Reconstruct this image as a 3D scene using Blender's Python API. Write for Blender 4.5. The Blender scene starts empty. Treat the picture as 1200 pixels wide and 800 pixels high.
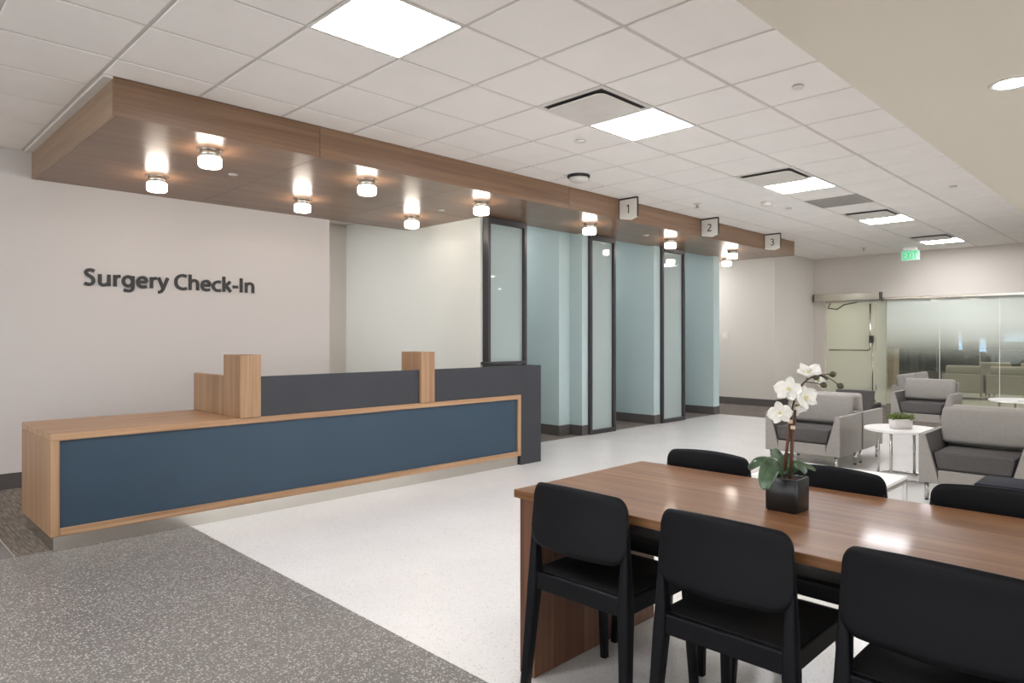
import bpy, bmesh, math, random
from mathutils import Vector, Matrix
random.seed(7)
R = math.radians
scn = bpy.context.scene
COL = scn.collection

# ------------------------------------------------------------------ camera, world, exposure
F_PX, HOR, CAM_H, CEIL = 797.0, 396.0, 1.35, 3.05
cd = bpy.data.cameras.new('camera'); cam = bpy.data.objects.new('camera', cd); COL.objects.link(cam)
cd.sensor_width = 36.0; cd.lens = F_PX / 1200 * 36.0; cd.shift_y = -(400 - HOR) / 1200
cam.location = (0, 0, CAM_H); cam.rotation_euler = (R(90), 0, R(-45)); cd.clip_start = .05
scn.camera = cam
w = bpy.data.worlds.new('world'); scn.world = w; w.use_nodes = True
w.node_tree.nodes['Background'].inputs[0].default_value = (.97, .98, 1, 1)
w.node_tree.nodes['Background'].inputs[1].default_value = 1.25
vs = scn.view_settings
vs.view_transform = 'Standard'; vs.look = 'None'; vs.gamma = 1; vs.use_curve_mapping = False
vs.exposure = 1.55
PANEL_E, PUCK_E, DOWN_E, BAY_E, LOBBY_E = 15.0, 10.5, 30.0, 6.0, 14.0

# ------------------------------------------------------------------ materials
def lin(c):
    return tuple(((v/255)/12.92 if v/255 <= .04045 else ((v/255+.055)/1.055)**2.4) for v in c) + (1,)
def nodes(name):
    m = bpy.data.materials.new(name); m.use_nodes = True
    nt = m.node_tree; b = nt.nodes['Principled BSDF']
    return m, nt, b
def N(nt, t, **kw):
    n = nt.nodes.new(t)
    for k, v in kw.items(): setattr(n, k, v)
    return n
def objcoord(nt, scale, rnd=True):
    tc = N(nt, 'ShaderNodeTexCoord'); mp = N(nt, 'ShaderNodeMapping'); mp.inputs['Scale'].default_value = scale
    if rnd:
        oi = N(nt, 'ShaderNodeObjectInfo'); mu = N(nt, 'ShaderNodeVectorMath', operation='SCALE')
        cx = N(nt, 'ShaderNodeCombineXYZ')
        for i in range(3): nt.links.new(oi.outputs['Random'], cx.inputs[i])
        mu.inputs['Scale'].default_value = 37.0
        ad = N(nt, 'ShaderNodeVectorMath', operation='ADD')
        nt.links.new(cx.outputs[0], mu.inputs[0]); nt.links.new(mu.outputs[0], ad.inputs[1])
        nt.links.new(tc.outputs['Object'], ad.inputs[0]); nt.links.new(ad.outputs[0], mp.inputs[0])
    else:
        nt.links.new(tc.outputs['Object'], mp.inputs[0])
    return mp.outputs[0]
def ramp(nt, src, stops):
    r = N(nt, 'ShaderNodeValToRGB'); el = r.color_ramp.elements
    while len(el) < len(stops): el.new(.5)
    for e, (p, c) in zip(el, stops): e.position = p; e.color = c
    nt.links.new(src, r.inputs[0]); return r.outputs[0]
def bump(nt, b, src, strength, dist=.01):
    bp = N(nt, 'ShaderNodeBump'); bp.inputs['Strength'].default_value = strength; bp.inputs['Distance'].default_value = dist
    nt.links.new(src, bp.inputs['Height']); nt.links.new(bp.outputs[0], b.inputs['Normal'])
def plain(name, c, rough=.5, metal=0, spec=.5, vary=.03, vscale=6, bmp=0, bscale=200, coat=0):
    m, nt, b = nodes(name)
    b.inputs['Roughness'].default_value = rough; b.inputs['Metallic'].default_value = metal
    b.inputs['Specular IOR Level'].default_value = spec; b.inputs['Coat Weight'].default_value = coat
    co = objcoord(nt, (1, 1, 1))
    n = N(nt, 'ShaderNodeTexNoise'); n.inputs['Scale'].default_value = vscale; n.inputs['Detail'].default_value = 3
    nt.links.new(co, n.inputs['Vector'])
    L = lin(c); a = tuple(v*(1-vary) for v in L[:3])+(1,); d = tuple(min(1, v*(1+vary)) for v in L[:3])+(1,)
    nt.links.new(ramp(nt, n.outputs[0], [(.3, a), (.7, d)]), b.inputs['Base Color'])
    if bmp:
        n2 = N(nt, 'ShaderNodeTexNoise'); n2.inputs['Scale'].default_value = bscale; n2.inputs['Detail'].default_value = 2
        nt.links.new(co, n2.inputs['Vector']); bump(nt, b, n2.outputs[0], bmp, .002)
    return m
def wood(name, dark, mid, light, axis, rough=.4, spec=.4, coat=0, cr=.1, sc=1.0):
    m, nt, b = nodes(name)
    s = [14*sc]*3; s['xyz'.index(axis)] = .55*sc
    co = objcoord(nt, tuple(s))
    n = N(nt, 'ShaderNodeTexNoise'); n.inputs['Scale'].default_value = 1; n.inputs['Detail'].default_value = 5; n.inputs['Distortion'].default_value = .8
    nt.links.new(co, n.inputs['Vector'])
    s2 = [90*sc]*3; s2['xyz'.index(axis)] = 1.6*sc
    co2 = objcoord(nt, tuple(s2))
    n2 = N(nt, 'ShaderNodeTexNoise'); n2.inputs['Scale'].default_value = 1; n2.inputs['Detail'].default_value = 3
    nt.links.new(co2, n2.inputs['Vector'])
    mx = N(nt, 'ShaderNodeMix', data_type='FLOAT'); mx.inputs[0].default_value = .38
    nt.links.new(n.outputs[0], mx.inputs[2]); nt.links.new(n2.outputs[0], mx.inputs[3])
    col = ramp(nt, mx.outputs[0], [(.34, lin(dark)), (.5, lin(mid)), (.66, lin(light))])
    oi = N(nt, 'ShaderNodeObjectInfo'); mr = N(nt, 'ShaderNodeMapRange'); mr.inputs[3].default_value = .93; mr.inputs[4].default_value = 1.06
    nt.links.new(oi.outputs['Random'], mr.inputs[0])
    hs = N(nt, 'ShaderNodeHueSaturation'); nt.links.new(mr.outputs[0], hs.inputs['Value']); nt.links.new(col, hs.inputs['Color'])
    nt.links.new(hs.outputs[0], b.inputs['Base Color'])
    b.inputs['Roughness'].default_value = rough; b.inputs['Specular IOR Level'].default_value = spec
    b.inputs['Coat Weight'].default_value = coat; b.inputs['Coat Roughness'].default_value = cr
    bump(nt, b, n2.outputs[0], .06, .002)
    return m
def terrazzo(name, base, lo, chips, scale, rough, amount):
    m, nt, b = nodes(name)
    tc = N(nt, 'ShaderNodeNewGeometry')
    col = None
    n = N(nt, 'ShaderNodeTexNoise'); n.inputs['Scale'].default_value = 1.7; n.inputs['Detail'].default_value = 4
    nt.links.new(tc.outputs['Position'], n.inputs['Vector'])
    col = ramp(nt, n.outputs[0], [(.3, lin(lo)), (.7, lin(base))])
    for k, (cc, am) in enumerate(chips):
        v = N(nt, 'ShaderNodeTexVoronoi'); v.inputs['Scale'].default_value = scale*(1+.37*k); v.inputs['Randomness'].default_value = 1
        nt.links.new(tc.outputs['Position'], v.inputs['Vector'])
        sep = N(nt, 'ShaderNodeSeparateColor'); nt.links.new(v.outputs['Color'], sep.inputs[0])
        pick = N(nt, 'ShaderNodeMath', operation='LESS_THAN'); pick.inputs[1].default_value = am
        nt.links.new(sep.outputs[0], pick.inputs[0])
        near = N(nt, 'ShaderNodeMath', operation='LESS_THAN'); near.inputs[1].default_value = .42
        nt.links.new(v.outputs['Distance'], near.inputs[0])
        mu = N(nt, 'ShaderNodeMath', operation='MULTIPLY'); nt.links.new(pick.outputs[0], mu.inputs[0]); nt.links.new(near.outputs[0], mu.inputs[1])
        mu2 = N(nt, 'ShaderNodeMath', operation='MULTIPLY'); nt.links.new(mu.outputs[0], mu2.inputs[0]); mu2.inputs[1].default_value = amount
        mx = N(nt, 'ShaderNodeMix', data_type='RGBA'); nt.links.new(mu2.outputs[0], mx.inputs[0]); nt.links.new(col, mx.inputs[6]); mx.inputs[7].default_value = lin(cc)
        col = mx.outputs[2]
    nt.links.new(col, b.inputs['Base Color']); b.inputs['Roughness'].default_value = rough; b.inputs['Specular IOR Level'].default_value = .5
    return m
def carpet(name, a, c, d, ax=(3, 60, 1)):
    m, nt, b = nodes(name)
    tc = N(nt, 'ShaderNodeNewGeometry'); mp = N(nt, 'ShaderNodeMapping'); mp.inputs['Scale'].default_value = ax
    nt.links.new(tc.outputs['Position'], mp.inputs[0])
    n = N(nt, 'ShaderNodeTexNoise'); n.inputs['Scale'].default_value = 1; n.inputs['Detail'].default_value = 4; n.inputs['Roughness'].default_value = .7
    nt.links.new(mp.outputs[0], n.inputs['Vector'])
    n2 = N(nt, 'ShaderNodeTexNoise'); n2.inputs['Scale'].default_value = 260
    nt.links.new(tc.outputs['Position'], n2.inputs['Vector'])
    mx = N(nt, 'ShaderNodeMix', data_type='FLOAT'); mx.inputs[0].default_value = .35
    nt.links.new(n.outputs[0], mx.inputs[2]); nt.links.new(n2.outputs[0], mx.inputs[3])
    nt.links.new(ramp(nt, mx.outputs[0], [(.36, lin(a)), (.5, lin(c)), (.64, lin(d))]), b.inputs['Base Color'])
    b.inputs['Roughness'].default_value = .95; b.inputs['Specular IOR Level'].default_value = .1
    bump(nt, b, n2.outputs[0], .4, .004)
    return m
def emit(name, c, s, base=(240, 240, 240)):
    m, nt, b = nodes(name)
    n = N(nt, 'ShaderNodeTexNoise'); n.inputs['Scale'].default_value = 3
    L = lin(c); nt.links.new(ramp(nt, n.outputs[0], [(.2, tuple(v*.97 for v in L[:3])+(1,)), (.8, L)]), b.inputs['Emission Color'])
    b.inputs['Base Color'].default_value = lin(base); b.inputs['Emission Strength'].default_value = s
    return m
def thin_glass(name, tint, frost=None, base_frost=0.0, frost_col=(214, 224, 218), refl=1.0):
    """thin sheet: see-through + mirror by Fresnel; frost=(z_clear, z_full) is a dot film fading with height"""
    m, nt, b = nodes(name); nt.nodes.remove(b); out = nt.nodes['Material Output']
    tr = N(nt, 'ShaderNodeBsdfTransparent'); tr.inputs[0].default_value = lin(tint)
    gl = N(nt, 'ShaderNodeBsdfGlossy'); gl.inputs['Roughness'].default_value = .02
    fr = N(nt, 'ShaderNodeFresnel'); fr.inputs[0].default_value = 1.5
    fm = N(nt, 'ShaderNodeMath', operation='MULTIPLY'); fm.inputs[1].default_value = refl; nt.links.new(fr.outputs[0], fm.inputs[0])
    df = N(nt, 'ShaderNodeBsdfDiffuse'); df.inputs[0].default_value = lin(frost_col)
    tl = N(nt, 'ShaderNodeBsdfTranslucent'); tl.inputs[0].default_value = lin(frost_col)
    fx = N(nt, 'ShaderNodeMixShader'); fx.inputs[0].default_value = .35
    nt.links.new(df.outputs[0], fx.inputs[1]); nt.links.new(tl.outputs[0], fx.inputs[2])
    m1 = N(nt, 'ShaderNodeMixShader'); m1.inputs[0].default_value = base_frost
    nt.links.new(tr.outputs[0], m1.inputs[1]); nt.links.new(fx.outputs[0], m1.inputs[2])
    if frost:
        ge = N(nt, 'ShaderNodeNewGeometry'); sx = N(nt, 'ShaderNodeSeparateXYZ'); mr = N(nt, 'ShaderNodeMapRange', interpolation_type='SMOOTHSTEP')
        mr.inputs[1].default_value = frost[0]; mr.inputs[2].default_value = frost[1]; mr.inputs[3].default_value = base_frost; mr.inputs[4].default_value = .93
        nt.links.new(ge.outputs['Position'], sx.inputs[0]); nt.links.new(sx.outputs[2], mr.inputs[0]); nt.links.new(mr.outputs[0], m1.inputs[0])
    m2 = N(nt, 'ShaderNodeMixShader'); nt.links.new(fm.outputs[0], m2.inputs[0])
    nt.links.new(m1.outputs[0], m2.inputs[1]); nt.links.new(gl.outputs[0], m2.inputs[2]); nt.links.new(m2.outputs[0], out.inputs[0])
    return m

M = {}
M['wall'] = plain('wall_paint', (215, 209, 206), .75, spec=.25, vary=.01, vscale=.8)
M['wall_w'] = plain('warm_wall_paint', (210, 203, 194), .75, spec=.25, vary=.01, vscale=.8)
M['mint'] = plain('mint_glass_paint', (236, 240, 235), .28, spec=.45, vary=.01, vscale=.7)
M['teal'] = plain('teal_wall_paint', (180, 197, 197), .45, spec=.35, vary=.02, vscale=.8)
M['gyp'] = plain('soffit_paint', (226, 218, 204), .9, spec=.1, vary=.01, vscale=.8)
M['tile'] = plain('ceiling_tile', (250, 246, 242), .95, spec=.05, vary=.015, vscale=3, bmp=.25, bscale=350)
M['grid'] = plain('ceiling_grid_metal', (222, 216, 211), .6, spec=.2)
M['trimw'] = plain('white_trim', (226, 221, 215), .6, spec=.3)
M['base'] = plain('rubber_baseboard', (88, 83, 81), .6, spec=.3, vary=.04)
M['oak_x'] = wood('oak_along_x', (142, 106, 77), (166, 130, 98), (184, 149, 117), 'x', .42)
M['oak_y'] = wood('oak_along_y', (142, 106, 77), (166, 130, 98), (184, 149, 117), 'y', .42)
M['oak_z'] = wood('oak_along_z', (136, 101, 73), (159, 124, 93), (178, 143, 111), 'z', .42)
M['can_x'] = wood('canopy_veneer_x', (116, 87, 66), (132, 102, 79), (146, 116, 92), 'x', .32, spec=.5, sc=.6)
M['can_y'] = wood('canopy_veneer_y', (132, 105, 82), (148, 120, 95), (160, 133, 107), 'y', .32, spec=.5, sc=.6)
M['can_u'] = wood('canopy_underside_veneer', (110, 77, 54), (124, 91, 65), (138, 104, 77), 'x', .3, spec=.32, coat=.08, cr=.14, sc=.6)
M['walnut_y'] = wood('table_walnut_y', (106, 70, 45), (126, 88, 58), (145, 106, 73), 'y', .36, spec=.2, coat=.14, cr=.08)
M['walnut_z'] = wood('table_walnut_z', (86, 55, 40), (108, 72, 53), (124, 86, 64), 'z', .4)
M['blue'] = plain('blue_laminate', (48, 67, 83), .45, spec=.4, vary=.05, vscale=2)
M['char'] = plain('charcoal_laminate', (54, 55, 60), .45, spec=.35, vary=.05, vscale=3)
M['steel'] = plain('brushed_steel', (196, 190, 182), .22, metal=1, vary=.03)
M['chrome'] = plain('satin_chrome', (200, 198, 195), .2, metal=1, vary=.02)
M['dframe'] = plain('dark_bronze_aluminium', (66, 63, 66), .35, metal=.4, spec=.5, vary=.05)
M['black'] = plain('black_polypropylene', (15, 15, 19), .5, spec=.18, vary=.06, vscale=3, bmp=.08, bscale=900)
M['blackseat'] = plain('black_seat', (13, 13, 15), .6, spec=.3, vary=.05)
M['rubber'] = plain('black_rubber', (20, 20, 20), .7)
M['potblack'] = plain('black_ceramic', (26, 26, 28), .35, spec=.5, vary=.15, vscale=20)
M['soil'] = plain('bark_soil', (58, 46, 36), .95, vary=.4, vscale=90, bmp=.8, bscale=90)
M['grey_f'] = plain('light_grey_upholstery', (154, 149, 144), .85, spec=.2, vary=.04, vscale=30, bmp=.3, bscale=500)
M['dark_f'] = plain('dark_grey_upholstery', (86, 83, 82), .85, spec=.2, vary=.05, vscale=30, bmp=.3, bscale=500)
M['white_lam'] = plain('white_laminate', (236, 234, 231), .3, spec=.5, vary=.01)
M['ceramic'] = plain('pale_grey_ceramic', (212, 206, 204), .5, spec=.4, vary=.02)
M['leaf'] = None
M['petal'] = plain('white_petal', (240, 236, 230), .55, spec=.3, vary=.03, vscale=60)
M['lip'] = plain('yellow_flower_lip', (214, 200, 130), .6)
M['stake'] = plain('brown_stake', (96, 58, 42), .6, vary=.2, vscale=60)
M['spray'] = plain('dark_flower_stem', (70, 58, 44), .6, vary=.2, vscale=60)
M['bud'] = plain('green_bud', (76, 76, 52), .6, vary=.2, vscale=80)
M['succ'] = plain('succulent_green', (86, 100, 40), .6, vary=.35, vscale=60)
M['plug'] = plain('cream_clip', (214, 190, 160), .6)
M['ink'] = plain('charcoal_lettering', (44, 42, 42), .5, vary=.02)
M['signw'] = plain('sign_face_white', (226, 222, 214), .5, vary=.01)
M['grille'] = plain('grey_grille', (176, 171, 166), .6)
M['darkgap'] = plain('dark_duct', (84, 80, 78), .9)
M['green'] = emit('exit_green', (20, 190, 110), .55, (10, 90, 50))
M['exitface'] = emit('exit_face', (205, 235, 215), .10, (130, 150, 138))
M['panel'] = emit('panel_diffuser', (250, 250, 255), PANEL_E)
M['puck'] = emit('puck_glass', (255, 243, 228), PUCK_E)
M['down'] = emit('downlight_lens', (252, 250, 252), DOWN_E)
M['bay'] = emit('booth_panel', (252, 252, 255), BAY_E)
M['pass'] = emit('passage_panel', (252, 252, 255), 9.0)
M['lobbyl'] = emit('lobby_panel', (255, 248, 232), LOBBY_E)
M['glass'] = thin_glass('clear_booth_glass', (246, 252, 250), base_frost=.72, frost_col=(222, 236, 234), refl=1.0)
M['clear'] = thin_glass('clear_window_glass', (252, 254, 253))
M['frost'] = thin_glass('gradient_film_glass', (243, 246, 240), frost=(.85, 1.75), base_frost=.05, frost_col=(238, 243, 236), refl=.7)
M['doorglass'] = thin_glass('door_glass', (246, 250, 244), base_frost=.5, frost_col=(240, 242, 230), refl=.7)
M['fdark'] = terrazzo('grey_terrazzo', (124, 119, 115), (112, 108, 105), [((190, 186, 181), .32), ((76, 72, 70), .32), ((212, 208, 202), .2)], 80, .38, .8)
M['fwhite'] = terrazzo('white_terrazzo', (224, 221, 218), (217, 214, 211), [((150, 146, 142), .09), ((232, 230, 227), .35), ((170, 163, 155), .09)], 125, .22, .55)
M['carpet'] = carpet('grey_carpet', (82, 75, 70), (112, 104, 98), (138, 130, 122), (3, 40, 1))
M['carpet2'] = carpet('streaked_carpet', (96, 88, 81), (134, 125, 117), (168, 160, 150), (70, 6, 1))
M['carpet3'] = carpet('plain_carpet', (128, 124, 121), (140, 135, 131), (150, 145, 141), (30, 30, 1))
M['stone'] = plain('tan_stone', (168, 152, 132), .85, vary=.2, vscale=14, bmp=.5, bscale=40)
M['navy'] = plain('dark_blue_vinyl', (26, 29, 40), .65, spec=.15)
M['redwood'] = wood('red_brown_wood', (58, 28, 24), (80, 42, 36), (100, 56, 46), 'y', .4)
M['nightglass'] = plain('dark_window_glass', (28, 34, 44), .08, spec=.6, vary=.2, vscale=2)
M['screen'] = emit('blue_screen', (96, 150, 200), .8)
M['paper'] = plain('magazine_paper', (232, 230, 230), .5)
M['plate'] = plain('switch_plate', (216, 210, 200), .5)
def leafmat():
    m, nt, b = nodes('orchid_leaf')
    co = objcoord(nt, (30, 30, 30)); n = N(nt, 'ShaderNodeTexNoise'); n.inputs['Detail'].default_value = 4
    nt.links.new(co, n.inputs['Vector']); n.inputs['Scale'].default_value = 1
    nt.links.new(ramp(nt, n.outputs[0], [(.3, lin((42, 62, 44))), (.7, lin((84, 108, 78)))]), b.inputs['Base Color'])
    b.inputs['Roughness'].default_value = .3; b.inputs['Coat Weight'].default_value = .3
    return m
M['leaf'] = leafmat()

# ------------------------------------------------------------------ mesh helpers
W = {}
def wloc(o): return W.get(o.name, Vector((0, 0, 0))) if o else Vector((0, 0, 0))
def empty(name, loc, label=None, cat=None, group=None, kind=None):
    o = bpy.data.objects.new(name, None); COL.objects.link(o); o.location = loc; o.empty_display_size = .1
    W[o.name] = Vector(loc); tag(o, label, cat, group, kind); return o
def tag(o, label=None, cat=None, group=None, kind=None):
    for k, v in (('label', label), ('category', cat), ('group', group), ('kind', kind)):
        if v: o[k] = v
    return o
def obj(name, bm, mat, parent=None, smooth=False, base=False):
    """link a bmesh given in world coordinates as one object under parent"""
    vs_ = [v.co for v in bm.verts]
    lo = Vector([min(v[i] for v in vs_) for i in range(3)]); hi = Vector([max(v[i] for v in vs_) for i in range(3)])
    c = (lo+hi)/2
    if parent is None: c.z = lo.z
    for v in bm.verts: v.co -= c
    bmesh.ops.recalc_face_normals(bm, faces=bm.faces)
    if smooth:
        for f in bm.faces: f.smooth = True
    me = bpy.data.meshes.new(name); bm.to_mesh(me); bm.free(); me.materials.append(M[mat] if isinstance(mat, str) else mat)
    o = bpy.data.objects.new(name, me); COL.objects.link(o)
    o.parent = parent; o.location = c - wloc(parent); W[o.name] = c
    return o
def B(x0, x1, y0, y1, z0, z1, bev=0, seg=2, bm=None):
    new = bmesh.new()
    r = bmesh.ops.create_cube(new, size=1)
    for v in new.verts:
        v.co = Vector(((x0+x1)/2+v.co.x*(x1-x0), (y0+y1)/2+v.co.y*(y1-y0), (z0+z1)/2+v.co.z*(z1-z0)))
    if bev: bmesh.ops.bevel(new, geom=list(new.edges), offset=bev, segments=seg, profile=.5, affect='EDGES')
    if bm is not None: join(bm, new); return bm
    return new
def join(a, b):
    me = bpy.data.meshes.new('tmp'); b.to_mesh(me); b.free(); a.from_mesh(me); bpy.data.meshes.remove(me); return a
def prism(pts, axis, a0, a1, bev=0, seg=1):
    """polygon pts in the two other axes (cyclic order) extruded along axis"""
    bm = bmesh.new()
    def P(p, a):
        return {'x': (a, p[0], p[1]), 'y': (p[0], a, p[1]), 'z': (p[0], p[1], a)}[axis]
    A = [bm.verts.new(P(p, a0)) for p in pts]; C = [bm.verts.new(P(p, a1)) for p in pts]
    bm.faces.new(A); bm.faces.new(C[::-1]); n = len(pts)
    for i in range(n): bm.faces.new((A[i], C[i], C[(i+1) % n], A[(i+1) % n]))
    bmesh.ops.recalc_face_normals(bm, faces=bm.faces)
    if bev: bmesh.ops.bevel(bm, geom=list(bm.edges), offset=bev, segments=seg, profile=.5, affect='EDGES')
    return bm
def tube(pts, rad, n=10, bm=None, caps=True):
    bm = bm or bmesh.new(); pts = [Vector(p) for p in pts]; rings = []
    rs = rad if isinstance(rad, (list, tuple)) else [rad]*len(pts)
    up = None
    for i, p in enumerate(pts):
        d = (pts[min(i+1, len(pts)-1)]-pts[max(i-1, 0)]).normalized()
        if up is None: up = Vector((0, 0, 1)) if abs(d.z) < .9 else Vector((1, 0, 0))
        s = d.cross(up).normalized(); t = s.cross(d).normalized(); up = t
        rings.append([bm.verts.new(p+(s*math.cos(2*math.pi*k/n)+t*math.sin(2*math.pi*k/n))*rs[i]) for k in range(n)])
    for a, b in zip(rings, rings[1:]):
        for k in range(n): bm.faces.new((a[k], a[(k+1) % n], b[(k+1) % n], b[k]))
    if caps: bm.faces.new(rings[0]); bm.faces.new(rings[-1][::-1])
    return bm
def lathe(cx, cy, prof, n=32):
    bm = bmesh.new(); rings = []
    for r, z in prof:
        if r < 1e-6: rings.append([bm.verts.new((cx, cy, z))])
        else: rings.append([bm.verts.new((cx+r*math.cos(2*math.pi*k/n), cy+r*math.sin(2*math.pi*k/n), z)) for k in range(n)])
    for a, b in zip(rings, rings[1:]):
        for k in range(n):
            if len(a) == 1 and len(b) == 1: continue
            if len(a) == 1: bm.faces.new((a[0], b[k], b[(k+1) % n]))
            elif len(b) == 1: bm.faces.new((a[k], a[(k+1) % n], b[0]))
            else: bm.faces.new((a[k], a[(k+1) % n], b[(k+1) % n], b[k]))
    return bm
def rrect(cx, cy, hx, hy, r, n=4):
    out = []
    for sx, sy, a0 in ((1, 1, 0), (-1, 1, 90), (-1, -1, 180), (1, -1, 270)):
        for k in range(n+1):
            a = R(a0+90*k/n); out.append((cx+sx*(hx-r)+r*math.cos(a), cy+sy*(hy-r)+r*math.sin(a)))
    return out
def loft(secs):
    """secs: lists of equal-length closed rings of 3D points"""
    bm = bmesh.new(); rings = [[bm.verts.new(p) for p in s] for s in secs]; n = len(rings[0])
    for a, b in zip(rings, rings[1:]):
        for k in range(n): bm.faces.new((a[k], a[(k+1) % n], b[(k+1) % n], b[k]))
    bm.faces.new(rings[0][::-1]); bm.faces.new(rings[-1]); return bm
def copy_tree(o, parent=None):
    c = o.copy(); COL.objects.link(c); c.parent = parent
    for ch in [x for x in bpy.data.objects if x.parent == o and x != c]: copy_tree(ch, c)
    return c
def struct(name, bm, mat, label, smooth=False):
    return tag(obj(name, bm, mat, None, smooth), label, None, None, 'structure')

# ------------------------------------------------------------------ key planes (metres, camera above the origin)
Y_WALL = 7.49            # wall with the lettering
Y_CAN0, X_CAN0, X_CAN1, Z_CAN = 4.95, 1.29, 11.98, 2.80
Y_BOOTH = 5.97
X_SPLIT = 1.82
X_END = 15.0
XB, YB = -5.0, -5.0      # behind the camera

# ------------------------------------------------------------------ floors
struct('floor', B(XB, X_SPLIT, YB, 5.13, -.12, 0), 'fdark', 'dark grey terrazzo floor with pale chips in front of the reception desk')
struct('floor', B(X_SPLIT, 11.17, YB, Y_BOOTH, -.12, 0), 'fwhite', 'polished white terrazzo floor under the dining table and lounge')
struct('floor', B(.80, X_SPLIT, 5.13, Y_WALL, -.12, 0), 'carpet2', 'streaked brown grey carpet beside the end of the reception desk')
struct('floor', B(XB, .79, 5.13, Y_WALL, -.12, 0), 'carpet3', 'plain grey carpet at the foot of the lettered wall')
struct('trim_1', B(.79, .80, 5.13, Y_WALL, -.12, .003), 'chrome', 'thin metal strip between the two carpets')
struct('floor', B(X_SPLIT, 11.17, Y_BOOTH, 9.2, -.12, 0), 'carpet', 'grey carpet inside the glazed booths')
struct('floor', B(11.17, X_END, YB, 9.2, -.12, 0), 'carpet', 'grey carpet in front of the far glass wall')
struct('floor', B(X_END, 25, YB, 9.2, -.12, 0), 'fwhite', 'pale floor of the lobby behind the glass wall')

# ------------------------------------------------------------------ walls
def base(name, x0, x1, y0, y1, label, h=.14): return struct(name, B(x0, x1, y0, y1, 0, h, .002, 1), 'base', label)
struct('wall_left', B(XB, 4.32, Y_WALL, Y_WALL+.14, 0, CEIL), 'wall', 'off-white wall carrying the dark lettering behind the reception desk')
base('baseboard_left', XB, 4.32, Y_WALL-.012, Y_WALL, 'dark rubber baseboard along the lettered wall')
struct('wall_corridor', B(1.0, 5.49, 9.03, 9.17, 0, CEIL), 'wall_w', 'cream wall at the end of the passage beside the lettered wall')
struct('wall_passage', B(1.0, 1.1, Y_WALL+.14, 9.03, 0, CEIL), 'wall_w', 'cream side wall of the passage behind the lettered wall')
struct('wall_mint', B(5.49, 5.60, Y_BOOTH+.06, 9.17, 0, CEIL), 'mint', 'pale mint glossy partition beside the first booth')
struct('wall_booth_back', B(5.60, 11.2, 8.6, 8.74, 0, CEIL), 'teal', 'pale teal rear wall of the booths')
# booth dividers
struct('wall_booth_1', prism([(7.34, Y_BOOTH), (7.47, Y_BOOTH), (7.47, 8.6), (7.11, 8.6), (7.11, 6.19), (7.34, 6.19)], 'z', 0, CEIL), 'teal', 'stepped pale teal divider wall between first and second booth')
struct('wall_booth_2', B(9.12, 9.29, Y_BOOTH, 8.6, 0, CEIL), 'teal', 'pale teal divider wall between second and third booth')
struct('wall_booth_3', B(11.0, 11.2, Y_BOOTH, 8.6, 0, CEIL), 'teal', 'pale teal end wall of the third booth')
base('baseboard_booth_1', 7.10, 7.11, 6.19, 8.6, 'dark baseboard of the stepped divider')
base('baseboard_booth_1', 7.10, 7.34, 6.178, 6.19, 'dark baseboard on the step of the divider')
base('baseboard_booth_1', 7.328, 7.34, Y_BOOTH-.012, 6.178, 'dark baseboard beside the second glazed frame')
base('baseboard_booth_1', 7.34, 7.465, Y_BOOTH-.012, Y_BOOTH, 'dark baseboard across the end of the stepped divider')
base('baseboard_booth_2', 9.108, 9.12, Y_BOOTH-.012, 8.6, 'dark baseboard along the second divider')
base('baseboard_booth_2', 9.12, 9.285, Y_BOOTH-.012, Y_BOOTH, 'dark baseboard across the end of the second divider')
base('baseboard_booth_3', 10.988, 11.0, Y_BOOTH-.012, 8.6, 'dark baseboard along the end wall of the third booth')
base('baseboard_booth_3', 11.0, 11.2, Y_BOOTH-.012, Y_BOOTH, 'dark baseboard across the front of the end wall')
# end of the room
struct('wall_jog', prism([(13.06, 9.17), (13.06, 5.78), (X_END+.1, 5.78), (X_END+.1, 5.92), (13.2, 5.92), (13.2, 9.17)], 'z', 0, CEIL), 'wall_w', 'warm white corner wall beyond the booths')
struct('wall_back_corridor', B(11.2, 13.2, 9.17, 9.3, 0, CEIL), 'wall_w', 'cream wall at the end of the corridor past the booths')
base('baseboard_jog', 13.048, 13.06, 5.768, 9.17, 'dark baseboard along the corner wall')
base('baseboard_jog', 13.06, X_END, 5.768, 5.78, 'dark baseboard returning to the glass wall')
Z_GL = 2.17
struct('wall_end', B(X_END, X_END+.16, YB, 5.78, Z_GL, CEIL), 'wall_w', 'warm white wall band above the glass partition')
struct('wall_end_right', B(X_END, X_END+.16, YB, .2, 0, Z_GL), 'wall_w', 'solid white wall beside the glass partition')
struct('wall_end_left', B(X_END, X_END+.16, 5.55, 5.78, 0, Z_GL), 'wall_w', 'narrow white wall beside the glass door')
def window_wall(i, along, a0, a1, p, nm):
    # fill-light windows added behind the viewer: sill wall, head wall, panes between mullions
    def bx(q0, q1, z0, z1, d0=-.12, d1=0.): return B(p+d0, p+d1, q0, q1, z0, z1) if along == 'y' else B(q0, q1, p+d0, p+d1, z0, z1)
    struct('wall_'+nm, bx(a0, a1, 0, .3), 'wall', 'low sill wall under the added fill windows behind the viewer'); struct('wall_%s_head' % nm, bx(a0, a1, 2.72, CEIL+.1), 'wall', 'wall band above the added fill windows behind the viewer')
    r = empty('window_%d' % i, (p, (a0+a1)/2, .3) if along == 'y' else ((a0+a1)/2, p, .3), 'row of tall windows added behind the viewer as fill light', None, None, 'structure')
    n = max(1, round((a1-a0)/1.6)); st = (a1-a0)/n
    for k in range(n):
        obj('window_pane', bx(a0+k*st+.03, a0+(k+1)*st-.03, .3, 2.72, -.066, -.054), 'clear', r); obj('mullion', bx(a0+k*st-.03, a0+k*st+.03, .3, 2.72, -.1, -.02), 'trimw', r)
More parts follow.
